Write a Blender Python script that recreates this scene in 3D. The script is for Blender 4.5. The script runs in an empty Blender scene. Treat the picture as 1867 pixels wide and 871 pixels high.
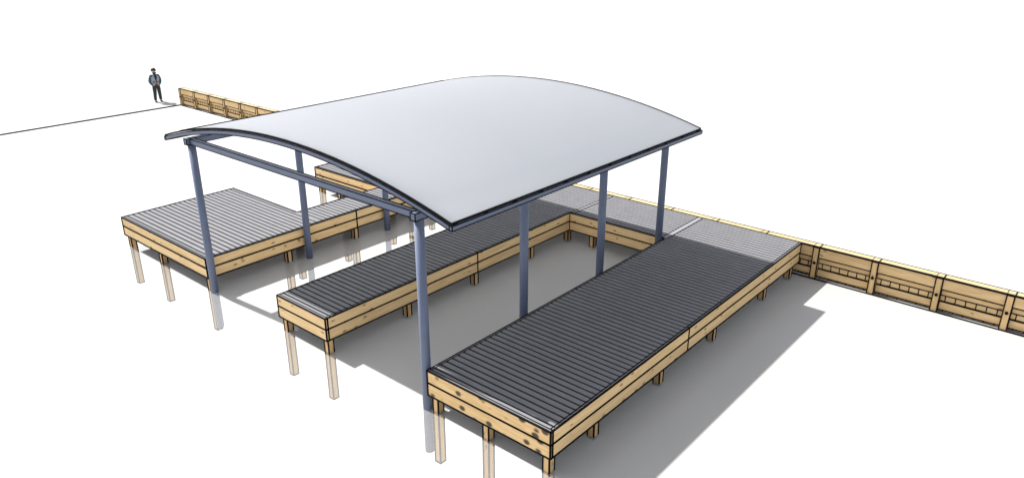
import bpy, bmesh, math, random
from mathutils import Vector, Matrix
random.seed(4)
S = 1.35                                   # metres per layout unit (u along the piers = X, v along the timber wall = Y)
sc = bpy.context.scene
C = sc.collection
H, DEP = 0.672, 0.40                       # deck level, depth of the two fascia boards

# ------------------------------------------------------------------ materials
def new_mat(name):
    m = bpy.data.materials.new(name); m.use_nodes = True
    nt = m.node_tree; b = nt.nodes['Principled BSDF']
    return m, nt, b
def L(nt, a, b): nt.links.new(a, b)

def plain(name, col, rough=0.6, metal=0.0, var=0.06, scale=6, spec=0.3):
    m, nt, b = new_mat(name)
    tc = nt.nodes.new('ShaderNodeTexCoord'); n = nt.nodes.new('ShaderNodeTexNoise')
    n.inputs['Scale'].default_value = scale; n.inputs['Detail'].default_value = 5
    L(nt, tc.outputs['Object'], n.inputs['Vector'])
    r = nt.nodes.new('ShaderNodeValToRGB')
    r.color_ramp.elements[0].position = .3; r.color_ramp.elements[1].position = .7
    r.color_ramp.elements[0].color = [c * (1 - var) for c in col] + [1]
    r.color_ramp.elements[1].color = [min(1, c * (1 + var)) for c in col] + [1]
    L(nt, n.outputs['Fac'], r.inputs['Fac']); L(nt, r.outputs['Color'], b.inputs['Base Color'])
    b.inputs['Roughness'].default_value = rough; b.inputs['Metallic'].default_value = metal
    b.inputs['Specular IOR Level'].default_value = spec
    return m

def wood(name, axis, light, dark, knot=(.30, .2, .10), kthr=.14, kscale=(2.6, 6.0)):
    m, nt, b = new_mat(name)
    tc = nt.nodes.new('ShaderNodeTexCoord'); oi = nt.nodes.new('ShaderNodeObjectInfo')
    add = nt.nodes.new('ShaderNodeVectorMath'); add.operation = 'ADD'
    mul = nt.nodes.new('ShaderNodeVectorMath'); mul.operation = 'SCALE'
    cmb = nt.nodes.new('ShaderNodeCombineXYZ')
    for i in range(3): L(nt, oi.outputs['Random'], cmb.inputs[i])
    L(nt, cmb.outputs[0], mul.inputs[0]); mul.inputs['Scale'].default_value = 37.0
    L(nt, tc.outputs['Object'], add.inputs[0]); L(nt, mul.outputs[0], add.inputs[1])
    def mapped(al, ac):
        mp = nt.nodes.new('ShaderNodeMapping'); s = [ac] * 3; s[axis] = al
        mp.inputs['Scale'].default_value = s; L(nt, add.outputs[0], mp.inputs['Vector']); return mp
    g = nt.nodes.new('ShaderNodeTexNoise'); g.inputs['Scale'].default_value = 1.0
    g.inputs['Detail'].default_value = 6; g.inputs['Distortion'].default_value = 1.2
    L(nt, mapped(1.3, 16).outputs[0], g.inputs['Vector'])
    r = nt.nodes.new('ShaderNodeValToRGB')
    r.color_ramp.elements[0].position = .33; r.color_ramp.elements[1].position = .6
    r.color_ramp.elements[0].color = (*dark, 1); r.color_ramp.elements[1].color = (*light, 1)
    L(nt, g.outputs['Fac'], r.inputs['Fac'])
    v = nt.nodes.new('ShaderNodeTexVoronoi'); v.inputs['Scale'].default_value = 1.0
    L(nt, mapped(*kscale).outputs[0], v.inputs['Vector'])
    kr = nt.nodes.new('ShaderNodeValToRGB')
    kr.color_ramp.elements[0].position = kthr * .75; kr.color_ramp.elements[0].color = (1, 1, 1, 1)
    kr.color_ramp.elements[1].position = kthr * 1.25; kr.color_ramp.elements[1].color = (0, 0, 0, 1)
    L(nt, v.outputs['Distance'], kr.inputs['Fac'])
    mx = nt.nodes.new('ShaderNodeMixRGB'); mx.inputs['Color2'].default_value = (*knot, 1)
    L(nt, kr.outputs['Color'], mx.inputs['Fac']); L(nt, r.outputs['Color'], mx.inputs['Color1'])
    tint = nt.nodes.new('ShaderNodeHueSaturation')
    mr = nt.nodes.new('ShaderNodeMapRange'); mr.inputs['To Min'].default_value = .93; mr.inputs['To Max'].default_value = 1.05
    L(nt, oi.outputs['Random'], mr.inputs['Value']); L(nt, mr.outputs[0], tint.inputs['Value'])
    L(nt, mx.outputs['Color'], tint.inputs['Color']); L(nt, tint.outputs['Color'], b.inputs['Base Color'])
    b.inputs['Roughness'].default_value = .75; b.inputs['Specular IOR Level'].default_value = .2
    return m

WL, WD = (.78, .565, .305), (.65, .45, .225)
M = dict(
    woodx=wood('pine_grain_x', 0, WL, WD), woody=wood('pine_grain_y', 1, WL, WD),
    knotty=wood('knotty_pine', 1, (.76, .535, .275), (.58, .385, .17), (.09, .065, .045), .26, (3.3, 4.6)),
    woodz=wood('pine_post', 2, (.70, .485, .245), (.54, .35, .155)),
    cap=wood('pine_cap', 1, (.45, .385, .225), (.38, .31, .17)),
    wall=wood('pine_wall', 1, (.72, .51, .27), (.57, .385, .18)),
    line=plain('black_joint', (.006, .006, .007), .8, var=.0, spec=.05),
    deck=plain('grey_decking', (.162, .163, .174), .9, var=.05, scale=3, spec=.1),
    strip=plain('grey_cover_strip', (.2, .202, .214), .8, var=.04, scale=3, spec=.1),
    steel=plain('blue_grey_steel', (.095, .12, .19), .5, .0, var=.05, scale=4, spec=.5),
    roof=plain('pale_roof_sheet', (.28, .298, .328), .9, var=.0, scale=.8, spec=.04),
    base_shade=plain('grey_base_shade', (.27, .27, .275), .85, var=.08, scale=5),  # ground shade along the wall base, put in as colour
    skin=plain('skin', (.58, .38, .27), .55, var=.03), hair=plain('dark_hair', (.012, .011, .012), .6, var=.2, scale=30),
    shirt=plain('blue_shirt', (.032, .09, .14), .8, var=.08), vest=plain('grey_vest', (.27, .28, .33), .8, var=.05),
    trousers=plain('charcoal_trousers', (.03, .037, .042), .85, var=.1), shoe=plain('black_shoe', (.01, .01, .01), .5, var=.1),
)
def let_light_through(m, fac):               # thin pale sheet: part of the light passes through it, diffused
    nt = m.node_tree; b = nt.nodes['Principled BSDF']; out = nt.nodes['Material Output']
    t = nt.nodes.new('ShaderNodeBsdfTranslucent'); t.inputs['Color'].default_value = (1, 1, 1, 1)
    mx = nt.nodes.new('ShaderNodeMixShader'); mx.inputs[0].default_value = fac
    L(nt, b.outputs[0], mx.inputs[1]); L(nt, t.outputs[0], mx.inputs[2]); L(nt, mx.outputs[0], out.inputs['Surface'])
let_light_through(M['roof'], .47)
GROUND_ALB, PAD_ALB, CLEAR, BACKING_ALB = .30, .33, .60, .68
def ground_mat(name, alb, clear=0.0):
    m = plain(name, (alb, alb, alb * .99), .95, var=.02, scale=.4, spec=.0)
    if clear:
        nt = m.node_tree; b = nt.nodes['Principled BSDF']; out = nt.nodes['Material Output']
        t = nt.nodes.new('ShaderNodeBsdfTransparent'); mx = nt.nodes.new('ShaderNodeMixShader')
        mx.inputs[0].default_value = 1 - clear
        L(nt, t.outputs[0], mx.inputs[1]); L(nt, b.outputs[0], mx.inputs[2]); L(nt, mx.outputs[0], out.inputs['Surface'])
    return m
M['ground'] = ground_mat('milky_white_ground', GROUND_ALB, CLEAR)
M['pad'] = ground_mat('white_shadow_pad', PAD_ALB, .06)  # for the added pads that keep shadows dark
M['backing'] = ground_mat('white_backing', BACKING_ALB)  # for the added plane under the milky ground

# ------------------------------------------------------------------ mesh helpers (layout units in, metres out)
class MB:
    def __init__(s): s.bm = bmesh.new()
    def quadbox(s, p, mi=0):                # p: 8 corners, bottom ring then top ring
        v = [s.bm.verts.new(Vector(q)) for q in p]
        for f in ((3, 2, 1, 0), (4, 5, 6, 7), (0, 1, 5, 4), (1, 2, 6, 5), (2, 3, 7, 6), (3, 0, 4, 7)):
            fc = s.bm.faces.new([v[i] for i in f]); fc.material_index = mi
    def box(s, a, b, mi=0):
        (x0, y0, z0), (x1, y1, z1) = a, b
        s.quadbox([(x0, y0, z0), (x1, y0, z0), (x1, y1, z0), (x0, y1, z0), (x0, y0, z1), (x1, y0, z1), (x1, y1, z1), (x0, y1, z1)], mi)
    def lines(s, a, b, e, mi=1, skip=''):   # dark arris strips on the twelve edges of a box
        lo, hi = a, b
        for ax in range(3):
            if 'xyz'[ax] in skip: continue
            o = [i for i in range(3) if i != ax]
            for p in (lo[o[0]], hi[o[0]]):
                for q in (lo[o[1]], hi[o[1]]):
                    A = [0] * 3; B = [0] * 3
                    A[ax] = lo[ax] - e * .9; B[ax] = hi[ax] + e * .9
                    A[o[0]], B[o[0]] = p - e, p + e; A[o[1]], B[o[1]] = q - e, q + e
                    s.box(A, B, mi)
    def lbox(s, a, b, e, mi=0, ml=1, skip=''):
        s.box(a, b, mi); s.lines(a, b, e, ml, skip)
    def tube(s, pts, r, n=24, mi=0, cap=True):
        rings = []
        for i, p in enumerate(pts):
            p = Vector(p); d = (Vector(pts[min(i + 1, len(pts) - 1)]) - Vector(pts[max(i - 1, 0)])).normalized()
            a = d.orthogonal().normalized(); b2 = d.cross(a)
            if abs(d.z) < .9:
                b2 = Vector((0, 0, 1)); a = d.cross(b2).normalized(); b2 = a.cross(d)
            rings.append([s.bm.verts.new(p + r * (math.cos(t) * a + math.sin(t) * b2)) for t in [2 * math.pi * k / n for k in range(n)]])
        for r0, r1 in zip(rings, rings[1:]):
            for k in range(n):
                f = s.bm.faces.new((r0[k], r0[(k + 1) % n], r1[(k + 1) % n], r1[k])); f.material_index = mi; f.smooth = n > 6
        if cap:
            s.bm.faces.new(rings[0]).material_index = mi; s.bm.faces.new(rings[-1]).material_index = mi
    def sweep(s, prof, stations, mi=0, closed_ends=True):
        rings = [[s.bm.verts.new(Vector(q)) for q in st] for st in stations]
        n = len(rings[0])
        for r0, r1 in zip(rings, rings[1:]):
            for k in range(n):
                s.bm.faces.new((r0[k], r0[(k + 1) % n], r1[(k + 1) % n], r1[k])).material_index = mi
        if closed_ends:
            s.bm.faces.new(rings[0]).material_index = mi; s.bm.faces.new(rings[-1]).material_index = mi
    def build(s, name, mats, parent=None, scale=S):
        bmesh.ops.recalc_face_normals(s.bm, faces=s.bm.faces)
        off = Vector(parent.matrix_world.translation) if parent else Vector()
        me = bpy.data.meshes.new(name)
        for v in s.bm.verts: v.co = v.co * scale - off
        s.bm.to_mesh(me); s.bm.free()
        for m in mats: me.materials.append(M[m])
        o = bpy.data.objects.new(name, me); C.objects.link(o)
        if parent: o.parent = parent
        return o

def thing(name, loc, label, cat, group=None):
    o = bpy.data.objects.new(name, None); C.objects.link(o); o.empty_display_size = .2
    o.location = Vector(loc) * S; o.matrix_world.translation = o.location
    o['label'] = label; o['category'] = cat
    if group: o['group'] = group
    return o
def structure(o): o['kind'] = 'structure'; return o
def sub(o, parent):                         # re-hang a built part one level deeper
    o.parent = parent; return o

# ------------------------------------------------------------------ setting
def flat(name, polys, z, mat, scale=S):
    mb = MB()
    for poly in polys:
        mb.bm.faces.new([mb.bm.verts.new((x, y, z)) for x, y in poly])
    for f in mb.bm.faces: f.normal_update()
    o = mb.build(name, [mat], None, scale)
    if o.data.polygons[0].normal.z < 0: o.data.flip_normals()
    return structure(o)
BIG = 4000
flat('ground', [[(-BIG, -BIG), (BIG, -BIG), (BIG, BIG), (-BIG, BIG)]], 0, 'ground')
flat('added_backing', [[(-BIG, -BIG), (BIG, -BIG), (BIG, BIG), (-BIG, BIG)]], -45, 'backing')  # added white plane, deep so it shows bright and shadowless through the ground
R = lambda x0, x1, y0, y1: [(x0, y0), (x1, y0), (x1, y1), (x0, y1)]
flat('added_shadow_pad', [R(.035, 8.2, -4, 6.47), R(.035, .30, 6.47, 7.5), R(.035, 2.62, 7.5, 11.0), R(2.62, 8.2, 7.5, 8.84),
                    R(4.93, 8.2, 8.84, 11.0)], .004, 'pad')  # added near-opaque pads, laid out where shadows fall so they stay dark
flat('added_person_pad', [R(4.0, 13, 24.56, 31)], .004, 'pad')  # added pad so the person's shadow shows on the milky ground

# ------------------------------------------------------------------ decks
PITCH, GAP, GD = .1137, .034, .012
LN = .0105                                   # half width of the dark joint strips
def deck_top(name, parent, x0, x1, y0, y1, start=.055, mat='deck'):
    """decking boards laid along Y with dark open joints between them"""
    mb = MB()
    mb.box((x0, y0, H - .06), (x1, y1, H - GD - .002), 1)
    x = x0; edges = []
    g = x0 + start
    while g < x1 - .02:
        edges.append(g); g += PITCH
    prev = x0
    for g in edges + [None]:
        e = (g - GAP / 2) if g is not None else x1
        if e - prev > .004: mb.box((prev, y0, H - GD), (e, y1, H), 0)
        if g is not None: prev = g + GAP / 2
    return mb.build(name, [mat, 'line'], parent)
def fascia(parent, axis, a0, a1, pos, out, splits=(), mat=None, e=LN):
    """two boards, one above the other, along an axis ('x' or 'y'); pos = outer face, out = -1/+1 outward"""
    T = .04
    cuts = [a0] + list(splits) + [a1]
    for s0, s1 in zip(cuts, cuts[1:]):
        for z0, z1 in ((H - DEP / 2 + .001, H - .010), (H - DEP, H - DEP / 2 - .001)):
            p0, p1 = (pos, pos - out * T) if out > 0 else (pos, pos + T)
            p0, p1 = min(p0, p1), max(p0, p1)
            A, B = ((s0, p0, z0), (s1, p1, z1)) if axis == 'x' else ((p0, s0, z0), (p1, s1, z1))
            mb = MB(); mb.lbox(A, B, e)
            mb.build('fascia_board', [mat or ('woodx' if axis == 'x' else 'woody'), 'line'], parent)
post_mesh = {}
def posts(parent, pts, e=LN * .9, deep=()):
    for i, (x, y) in enumerate(pts):
        z0 = -.851 if i in deep else -.03
        if (z0, e) not in post_mesh:
            mb = MB(); w = .05
            mb.lbox((-w, -w, z0), (w, w, H - .07), e)
            o = mb.build('post', ['woodz', 'line']); post_mesh[(z0, e)] = o.data
        else:
            o = bpy.data.objects.new('post', post_mesh[(z0, e)]); C.objects.link(o)
        o.parent = parent
        o.location = Vector((x, y, 0)) * S - parent.location

W_A, B0, B1, C0, C1, CN, CU, DU, D1, LI, LX = 2.154, 4.459, 5.769, 8.084, 11.525, 8.958, 2.611, 4.925, 11.524, 6.413, 7.925
I = .095                                      # post centre inset
G1 = 'timber decks of the boarding platform'

# wide finger nearest the camera, running back to the timber wall
A = thing('timber_deck', (3.2, 1.08, 0), 'wide grey decked finger nearest the viewer, knotty pine board across its front end', 'deck', G1)
deck_top('deck_surface', A, .014, LI, .014, W_A - .014, .0955)
deck_top('end_panel', A, LI + .004, LX, .014, W_A - .06, .05)
mb = MB(); mb.box((LI + .01, W_A - .055, H - .05), (LX, W_A + .055, H + .003)); mb.lines((LI + .01, W_A - .055, H - .02), (LX, W_A + .055, H + .003), .006)
mb.build('cover_strip', ['strip', 'line'], A)
fascia(A, 'y', 0, W_A, 0, -1, mat='knotty'); fascia(A, 'x', .042, LX, 0, -1, (3.446,)); fascia(A, 'x', .042, LI - .045, W_A, 1, (3.446,))
posts(A, [(I, I), (I, 1.11), (I, W_A - I), (1.06, I), (2.76, I), (4.48, I), (6.48, I), (1.76, W_A - I), (3.49, W_A - I), (5.19, W_A - I), (7.7, I), (7.7, W_A - I), (6.48, W_A - I)], deep=(0, 1, 2))

# narrow middle finger
B = thing('timber_deck', (3.2, 5.1, 0), 'narrow grey decked finger in the middle, between the wide near finger and the far one', 'deck', G1)
deck_top('deck_surface', B, .014, LI, B0 + .014, B1 - .014, .0955)
deck_top('end_panel', B, LI + .004, LX, B0 - .03, B1 - .035, .05)
mb = MB(); mb.box((LI + .01, B0 - .105, H - .05), (LX, B0 - .035, H + .003)); mb.lines((LI + .01, B0 - .105, H - .02), (LX, B0 - .035, H + .003), .006)
mb.build('cover_strip', ['strip', 'line'], B)
fascia(B, 'y', B0, B1, 0, -1); fascia(B, 'x', .042, LI, B0, -1, (3.49,)); fascia(B, 'x', .042, LI, B1, 1, (3.49,))
posts(B, [(I, B0 + I), (I, B1 - I)] + [(u, y) for u in (1.77, 3.49, 5.19, 6.48, 7.7) for y in (B0 + I, B1 - I)], deep=(0, 1))

# far left finger: a square landing that narrows to a walkway
Cc = thing('timber_deck', (1.4, 9.8, 0), 'square grey landing at far left narrowing into a walkway under the roof', 'deck', G1)
deck_top('deck_surface', Cc, .014, CU - .014, C0 + .014, C1 - .014, .0955)
deck_top('walkway_surface', Cc, CU - .01, LX, C0 + .014, CN - .014, PITCH * .5)
fascia(Cc, 'y', C0, C1, 0, -1, e=.0125); fascia(Cc, 'x', .042, LI, C0, -1, (3.51,), e=.0125)
fascia(Cc, 'x', .042, CU, C1, 1, e=.0125); fascia(Cc, 'y', CN + .002, C1 - .042, CU, 1, e=.0125); fascia(Cc, 'x', CU + .002, DU, CN, 1, e=.0125)
posts(Cc, [(I, C0 + I), (I, 10.06), (I, C1 - I), (CU - I, C1 - I)] +
      [(u, C0 + I) for u in (1.79, 3.5, 5.19, 6.48, 7.7)] + [(u, CN - .06) for u in (2.54, 3.81, 5.19, 6.5)], .0115, deep=range(99))

# middle walkway panel between the near and middle fingers, along the wall
Wk = thing('timber_walkway', (7.2, 3.3, 0), 'short grey walkway along the timber wall linking the wide and middle fingers', 'walkway', G1)
deck_top('deck_surface', Wk, LI + .014, LX, W_A + .06, B0 - .11, .04)
fascia(Wk, 'y', W_A + .003, B0 - .003, LI, -1)
posts(Wk, [(LI + I, 2.6), (LI + I, 3.9), (7.7, 2.6), (7.7, 3.9)])
Wk2 = thing('timber_walkway', (7.2, 6.9, 0), 'grey walkway along the timber wall beneath the roof, behind the middle gap', 'walkway', G1)
deck_top('deck_surface', Wk2, LI + .014, LX, B1 - .03, C0 + .03, .04)
fascia(Wk2, 'y', B1 + .003, C0 - .003, LI, -1)
posts(Wk2, [(LI + I, 6.9), (7.7, 6.2), (7.7, 7.6)])
D = thing('timber_deck', (6.4, 10.2, 0), 'small grey deck far behind the steel columns, half hidden by the roof edge', 'deck', G1)
deck_top('deck_surface', D, DU + .014, LX, CN - .01, D1 - .014, .05)
fascia(D, 'y', CN + .003, D1, DU, -1, e=.0135); fascia(D, 'x', DU + .042, LX, D1, 1, e=.0135)
posts(D, [(DU + I, D1 - I), (DU + I, 10.65), (DU + I, 9.7), (6.4, D1 - I), (7.7, D1 - I), (7.7, 10.2)], .0115, deep=(0,))

# ------------------------------------------------------------------ shelter
VL, VR, COL = 8.005, 2.232, (.053, 2.173, 4.285, 6.333)
VC, RAD, ZA = 5.124, 13.2, 3.42
Y0, Y1, X0, X1 = 1.62, 8.87, .02, 6.47
zs = lambda y, dz=0: ZA - RAD + math.sqrt(RAD ** 2 - (y - VC) ** 2) + dz
sh = thing('shelter', (3.2, VC, 0), 'open shelter with arched pale grey roof on eight slate blue steel columns', 'shelter')
NS = 28
ys = [Y0 + (Y1 - Y0) * i / NS for i in range(NS + 1)]
mb = MB()
mb.sweep(None, [[(X0, y, zs(y)), (X1, y, zs(y)), (X1, y, zs(y, -.018)), (X0, y, zs(y, -.018))] for y in ys])
e = .012
for xx in (X0, X1): mb.sweep(None, [[(xx - e, y, zs(y, .012)), (xx + e, y, zs(y, .012)), (xx + e, y, zs(y, -.014)), (xx - e, y, zs(y, -.014))] for y in ys], 1)
for yy in (Y0, Y1): mb.box((X0, yy - e, zs(yy) - .014), (X1, yy + e, zs(yy) + .005), 1)
e = .015; YS = 8.27                                    # dark strip added to draw the roof outline seen from the camera
mb.quadbox([(X0, YS - e, zs(YS - e) - .002), (X1, YS - e, zs(YS - e) - .002), (X1, YS + e, zs(YS + e) - .002), (X0, YS + e, zs(YS + e) - .002), (X0, YS - e, zs(YS - e) + .02), (X1, YS - e, zs(YS - e) + .02), (X1, YS + e, zs(YS + e) + .02), (X0, YS + e, zs(YS + e) + .02)], 1)
roof = mb.build('roof_sheet', ['roof', 'line'], sh)
def arch(x, w=.05, drop=.03, h=.064):
    mb = MB(); yy = [Y0 + .022 + (Y1 - Y0 - .044) * i / NS for i in range(NS + 1)]
    mb.sweep(None, [[(x - w / 2, y, zs(y, -drop)), (x + w / 2, y, zs(y, -drop)), (x + w / 2, y, zs(y, -drop - h)), (x - w / 2, y, zs(y, -drop - h))] for y in yy])
    e = .006
    for d in (-drop, -drop - h):
        for xx in (x - w / 2, x + w / 2):
            mb.sweep(None, [[(xx - e, y, zs(y, d + e)), (xx + e, y, zs(y, d + e)), (xx + e, y, zs(y, d - e)), (xx - e, y, zs(y, d - e))] for y in yy], 1)
    mb.build('roof_arch', ['steel', 'line'], sh)
for x in (X0 + .015, X1 - .03): arch(x)
for yy, s in ((Y0, -1), (Y1, 1)):           # tubes along the two eaves
    z = zs(yy) - .03
    mb = MB(); a, b = min(yy - s * .02, yy + s * .03), max(yy - s * .02, yy + s * .03)
    mb.lbox((X0 - .008, a, z - .062), (X1 + .012, b, z), .006); mb.build('eave_beam', ['steel', 'line'], sh)
for k in range(12):
    xx = X0 + .08 + (X1 - X0 - .2) * k / 11
    for yy in (Y0 + .012, Y1 - .012):
        mb = MB(); mb.box((xx - .038, yy - .02, zs(yy) - .032), (xx + .038, yy + .006, zs(yy) - .02)); mb.build('bracket', ['line'], sh)
ZT = 2.955
for yy in (VL, VR):
    mb = MB(); mb.lbox((-.05, yy - .045, ZT - .1), (X1 - .06, yy + .045, ZT), .006); mb.build('side_beam', ['steel', 'line'], sh)
    for x in COL:
        mb = MB(); mb.tube([(x, yy, -.732 if yy == VL or x < 1 else -.03), (x, yy, ZT - .1)], .068, 32)
        mb.build('column', ['steel'], sh)
for i, x in enumerate(COL):
    mb = MB(); mb.lbox((x - .04, VR + .05, ZT - .098), (x + .04, VL - .05, ZT - .004), .006); mb.build('tie_beam', ['steel', 'line'], sh)

# ------------------------------------------------------------------ low timber wall
WX, WZ = 7.955, .656
wl = thing('timber_wall', (WX + .08, 10, 0), 'long low pine retaining wall with capped top and bolted posts', 'wall')
PV = [-.297 + 1.0765 * k for k in range(-5, 24)]
def share(name, make, y, cache={}):
    if name not in cache:
        cache[name] = make()
        o = cache[name]
    else:
        o = cache[name].copy(); C.objects.link(o)
    o.parent = wl; o.location = Vector((WX, y, 0)) * S - wl.location
    return o
E2 = .011
def mk_post():
    mb = MB(); mb.lbox((-.012, -.055, 0), (.10, .055, WZ - .006), E2 * .8); return mb.build('post', ['woodz', 'line'])
def mk_bolt():
    mb = MB(); mb.tube([(-.012 - .022, 0, .335), (-.012, 0, .335)], .027, 12); return mb.build('bolt', ['line'])
BL = 1.0765 - .11
def board(z0, z1, x0, x1, mat, name, joints=0, e=E2 * .8):
    def f():
        mb = MB(); mb.lbox((x0, .058, z0), (x1, BL + .052, z1), e)
        for j in range(joints):
            y = .058 + (BL - .006) * (j + .5) / joints
            mb.box((x0 - .006, y - .008, z0), (x0 + .004, y + .008, z1), 1)
        return mb.build(name, [mat, 'line'])
    return f
for k, y in enumerate(PV):
    p = share('post', mk_post, y)
    b = share('bolt', mk_bolt, y); b.parent = p; b.location = (0, 0, 0)
    if k < len(PV) - 1:
        share('upper_board', board(.447, WZ - .004, 0, .05, 'wall', 'upper_board'), y)
        share('middle_board', board(.327, .445, .055, .10, 'wall', 'middle_board'), y)
        share('block_row', board(.215, .325, .07, .11, 'wall', 'block_row', 6, E2 * .6), y)
        share('lower_board', board(.052, .205, .055, .10, 'wall', 'lower_board'), y)
        share('bottom_rail', board(.022, .046, .06, .10, 'wall', 'bottom_rail', 6, E2 * .5), y)
    def mk_cap():
        mb = MB(); n = 3; w = .175 / n
        mb.box((-.016, -.06, WZ), (.159, 1.0165, WZ + .022), 0)
        mb.lines((-.016, -.06, WZ + .003), (.159, 1.0165, WZ + .022), E2 * .75, 1)
        mb.box((-.016, .055, WZ + .021), (.159, .065, WZ + .0245), 1)
        for j in (1, 2): mb.box((-.016 + w * j - .003, -.06, WZ + .021), (-.016 + w * j + .003, 1.0165, WZ + .0235), 1)
        return mb.build('cap_board', ['cap', 'line'])
    if k < len(PV) - 1: share('cap_board', mk_cap, y)
mb = MB(); mb.lbox((WX - .035, PV[0], .0), (WX + .12, PV[-1] + .055, .018), E2 * .8); mb.build('wall_base_shade', ['base_shade', 'line'], wl)  # first strip is grey to stand in for ground shade along the wall
mb = MB(); mb.lbox((WX + .112, PV[0], 0), (WX + .155, PV[-1] + .055, WZ - .006), E2 * .8); mb.build('back_board', ['wall', 'line'], wl)

# dark edging bar on the ground that runs off to the left from the far end of the wall
mb = MB(); mb.box((-12, 24.475, 0), (WX - .04, 24.525, .04))
ed = mb.build('ground_edging', ['line']); ed['label'] = 'thin black edging line crossing the white ground to the far wall end'; ed['category'] = 'edging'

# ------------------------------------------------------------------ person
def skinned(name, chains, mat, parent, smooth=2):
    """chains: list of [(x,y,z,rx,ry)...]; first vertex shared when equal; grown with a Skin modifier then frozen"""
    vs, es, rad, idx = [], [], [], {}
    for ch in chains:
        prev = None
        for (x, y, z, rx, ry) in ch:
            k = (round(x, 4), round(y, 4), round(z, 4))
            if k not in idx: idx[k] = len(vs); vs.append((x, y, z)); rad.append((rx, ry))
            if prev is not None and prev != idx[k]: es.append((prev, idx[k]))
            prev = idx[k]
    me = bpy.data.meshes.new(name); me.from_pydata(vs, es, [])
    o = bpy.data.objects.new(name, me); C.objects.link(o)
    sk = o.modifiers.new('s', 'SKIN'); sk.use_smooth_shade = True
    lay = me.skin_vertices[0] if me.skin_vertices else None
    if lay is None:
        bm = bmesh.new(); bm.from_mesh(me); bm.verts.layers.skin.verify(); bm.to_mesh(me); bm.free(); lay = me.skin_vertices[0]
    for i, r in enumerate(rad): lay.data[i].radius = r; lay.data[i].use_root = (i == 0)
    ss = o.modifiers.new('d', 'SUBSURF'); ss.levels = smooth; ss.render_levels = smooth
    dg = bpy.context.evaluated_depsgraph_get(); dg.update()
    nm = bpy.data.meshes.new_from_object(o.evaluated_get(dg))
    o.modifiers.clear(); o.data = nm; nm.name = name
    nm.materials.clear(); nm.materials.append(M[mat])
    for p in nm.polygons: p.use_smooth = True
    o.parent = parent
    return o
pr = thing('person', (7.69, 25.82, 0), 'bearded person standing with hands in pockets, grey vest over blue shirt and charcoal trousers', 'person')
pr.scale = (1.1, 1.08, 1.0); pr.rotation_euler.z = math.radians(-8)
arm = lambda s, g: [(s * .0, .0, 1.40, .13 + g, .10 + g), (s * .17, .0, 1.41, .062 + g, .062 + g), (s * .225, .015, 1.28, .056 + g, .056 + g), (s * .25, .05, 1.10, .05 + g, .05 + g), (s * .20, .0, .98, .042 + g, .042 + g), (s * .11, -.02, .86, .032 + g, .03 + g)]
leg = lambda s, g: [(0, 0, .95, .135 + g, .10 + g), (s * .09, 0, .84, .092 + g, .092 + g), (s * .105, -.01, .5, .066 + g, .068 + g), (s * .12, .015, .3, .06 + g, .06 + g), (s * .125, .02, .075, .046 + g, .05 + g)]
spine = [(0, 0, .95, .135, .10), (0, .0, 1.12, .125, .095), (0, .0, 1.28, .15, .105), (0, 0, 1.40, .13, .10), (0, .01, 1.50, .055, .055), (0, .0, 1.57, .065, .075), (0, -.005, 1.65, .08, .095), (0, 0, 1.72, .062, .075)]
body = skinned('body', [spine, leg(-1, 0), leg(1, 0), arm(-1, 0), arm(1, 0),
                        [(0, -.005, 1.65, .08, .095), (0, -.085, 1.645, .016, .02)]], 'skin', pr)
skinned('trousers', [[(0, 0, 1.02, .14, .108), (0, 0, .95, .145, .112)], [(0, 0, .95, .145, .112)] + leg(-1, .018)[1:], [(0, 0, .95, .145, .112)] + leg(1, .018)[1:]], 'trousers', pr)
skinned('shirt', [[(0, 0, .98, .15, .118), (0, 0, 1.12, .14, .11), (0, 0, 1.28, .163, .118), (0, 0, 1.40, .138, .108), (0, .01, 1.475, .066, .066)],
                  [(0, 0, 1.40, .138, .108)] + arm(-1, .014)[1:], [(0, 0, 1.40, .138, .108)] + arm(1, .014)[1:]], 'shirt', pr)
def ell(name, c, r, mat, parent, clip=None, n=20):
    bm = bmesh.new(); bmesh.ops.create_uvsphere(bm, u_segments=n, v_segments=n // 2 + 2, radius=1)
    for v in bm.verts: v.co = Vector((v.co.x * r[0] + c[0], v.co.y * r[1] + c[1], v.co.z * r[2] + c[2]))
    if clip: bmesh.ops.delete(bm, geom=[v for v in bm.verts if clip(v.co)], context='VERTS')
    me = bpy.data.meshes.new(name); bm.to_mesh(me); bm.free(); me.materials.append(M[mat])
    for p in me.polygons: p.use_smooth = True
    o = bpy.data.objects.new(name, me); C.objects.link(o); o.parent = parent; return o
# vest: open-fronted shell round the torso, with dark front edges and pocket flaps
mb = MB()
prof = [(1.00, .19, .165), (1.08, .185, .16), (1.18, .188, .16), (1.28, .198, .165), (1.36, .19, .16), (1.44, .12, .115), (1.48, .09, .10)]
N = 28
def vring(z, rx, ry, g):
    gap = .06 + .35 * max(0, (z - 1.2) / .28)
    out = []
    for k in range(N + 1):
        t = -math.pi / 2 + gap + (2 * math.pi - 2 * gap) * k / N
        out.append((rx * g * math.cos(t), ry * g * math.sin(t), z))
    return out
outer = [[mb.bm.verts.new(q) for q in vring(z, a, b_, 1)] for z, a, b_ in prof]
for r0, r1 in zip(outer, outer[1:]):
    for k in range(N):
        f = mb.bm.faces.new((r0[k], r0[k + 1], r1[k + 1], r1[k])); f.smooth = True
for k in (0, N):
    pts = [r[k].co.copy() for r in outer]
    mb.tube([p + Vector((0, -.004, 0)) for p in pts], .009, 6, 1)
mb.tube([r.co + Vector((0, 0, 0)) for r in outer[0]], .009, 6, 1)
for s in (-1, 1): mb.box((s * .105 - .05, -.165, 1.085), (s * .105 + .05, -.105, 1.12), 1)
vest = mb.build('vest', ['vest', 'shoe'], None, 1); vest.parent = pr
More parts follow.
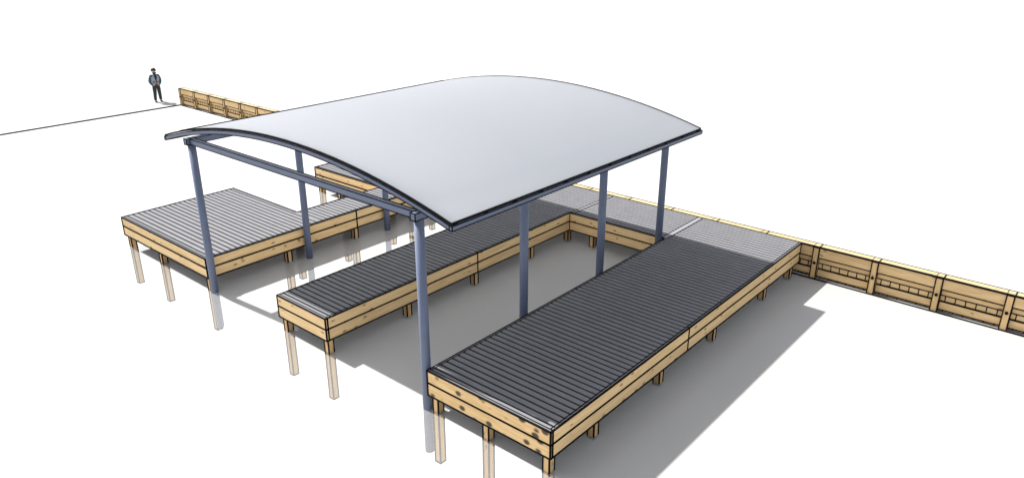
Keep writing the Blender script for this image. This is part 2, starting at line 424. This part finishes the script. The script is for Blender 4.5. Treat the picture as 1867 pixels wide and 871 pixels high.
sm = vest.modifiers.new('t', 'SOLIDIFY'); sm.thickness = .012
ell('hair', (0, .018, 1.685), (.118, .124, .135), 'hair', pr, lambda c: c.z < 1.59 or (c.y < -.03 and c.z < 1.69))
ell('beard', (0, -.035, 1.565), (.09, .095, .075), 'hair', pr, lambda c: c.z > 1.60)
for s in (-1, 1):
    ell('eye', (s * .034, -.088, 1.672), (.028, .014, .018), 'hair', pr, n=8)
    ell('ear', (s * .086, .005, 1.65), (.014, .024, .034), 'skin', pr, n=8)
    ell('shoe', (s * .125, -.055, .042), (.056, .14, .045), 'shoe', pr, n=14)

# ------------------------------------------------------------------ light, sky, camera
d = Vector((.07, -.89, -1)).normalized()
sun = bpy.data.lights.new('sun', 'SUN'); sun.energy = 4.5; sun.angle = math.radians(.5); sun.color = (1, .965, .92)
so = bpy.data.objects.new('sun', sun); C.objects.link(so); so.rotation_euler = d.to_track_quat('-Z', 'Y').to_euler()
w = bpy.data.worlds.new('World'); sc.world = w; w.use_nodes = True
nt = w.node_tree; bg = nt.nodes['Background']
sky = nt.nodes.new('ShaderNodeTexSky'); sky.sky_type = 'NISHITA'; sky.sun_disc = False
sky.sun_elevation = math.asin(-d.z); sky.sun_rotation = math.atan2(-d.x, -d.y)
sky.air_density = 1.0; sky.dust_density = 2.0; sky.ozone_density = 1.0
hs = nt.nodes.new('ShaderNodeHueSaturation'); hs.inputs['Saturation'].default_value = .25
L(nt, sky.outputs[0], hs.inputs['Color']); L(nt, hs.outputs[0], bg.inputs['Color'])
bg.inputs['Strength'].default_value = .10

cam = bpy.data.cameras.new('camera'); co = bpy.data.objects.new('camera', cam); C.objects.link(co); sc.camera = co
cam.sensor_width = 36; cam.lens = 1382.8 / 1867 * 36; cam.clip_end = 20000; cam.clip_start = .05
yaw, pit = .7077, -.3819
fw = Vector((math.cos(pit) * math.cos(yaw), math.cos(pit) * math.sin(yaw), math.sin(pit)))
rt = Vector((math.sin(yaw), -math.cos(yaw), 0)); up = rt.cross(fw)
co.matrix_world = Matrix(((rt.x, up.x, -fw.x, -6.0944 * S), (rt.y, up.y, -fw.y, -4.5986 * S), (rt.z, up.z, -fw.z, 6.2366 * S), (0, 0, 0, 1)))
sc.view_settings.view_transform = 'Standard'; sc.view_settings.look = 'None'
sc.view_settings.exposure = 1.2; sc.view_settings.gamma = 1
sc.cycles.max_bounces = 10; sc.cycles.diffuse_bounces = 6; sc.cycles.transparent_max_bounces = 12
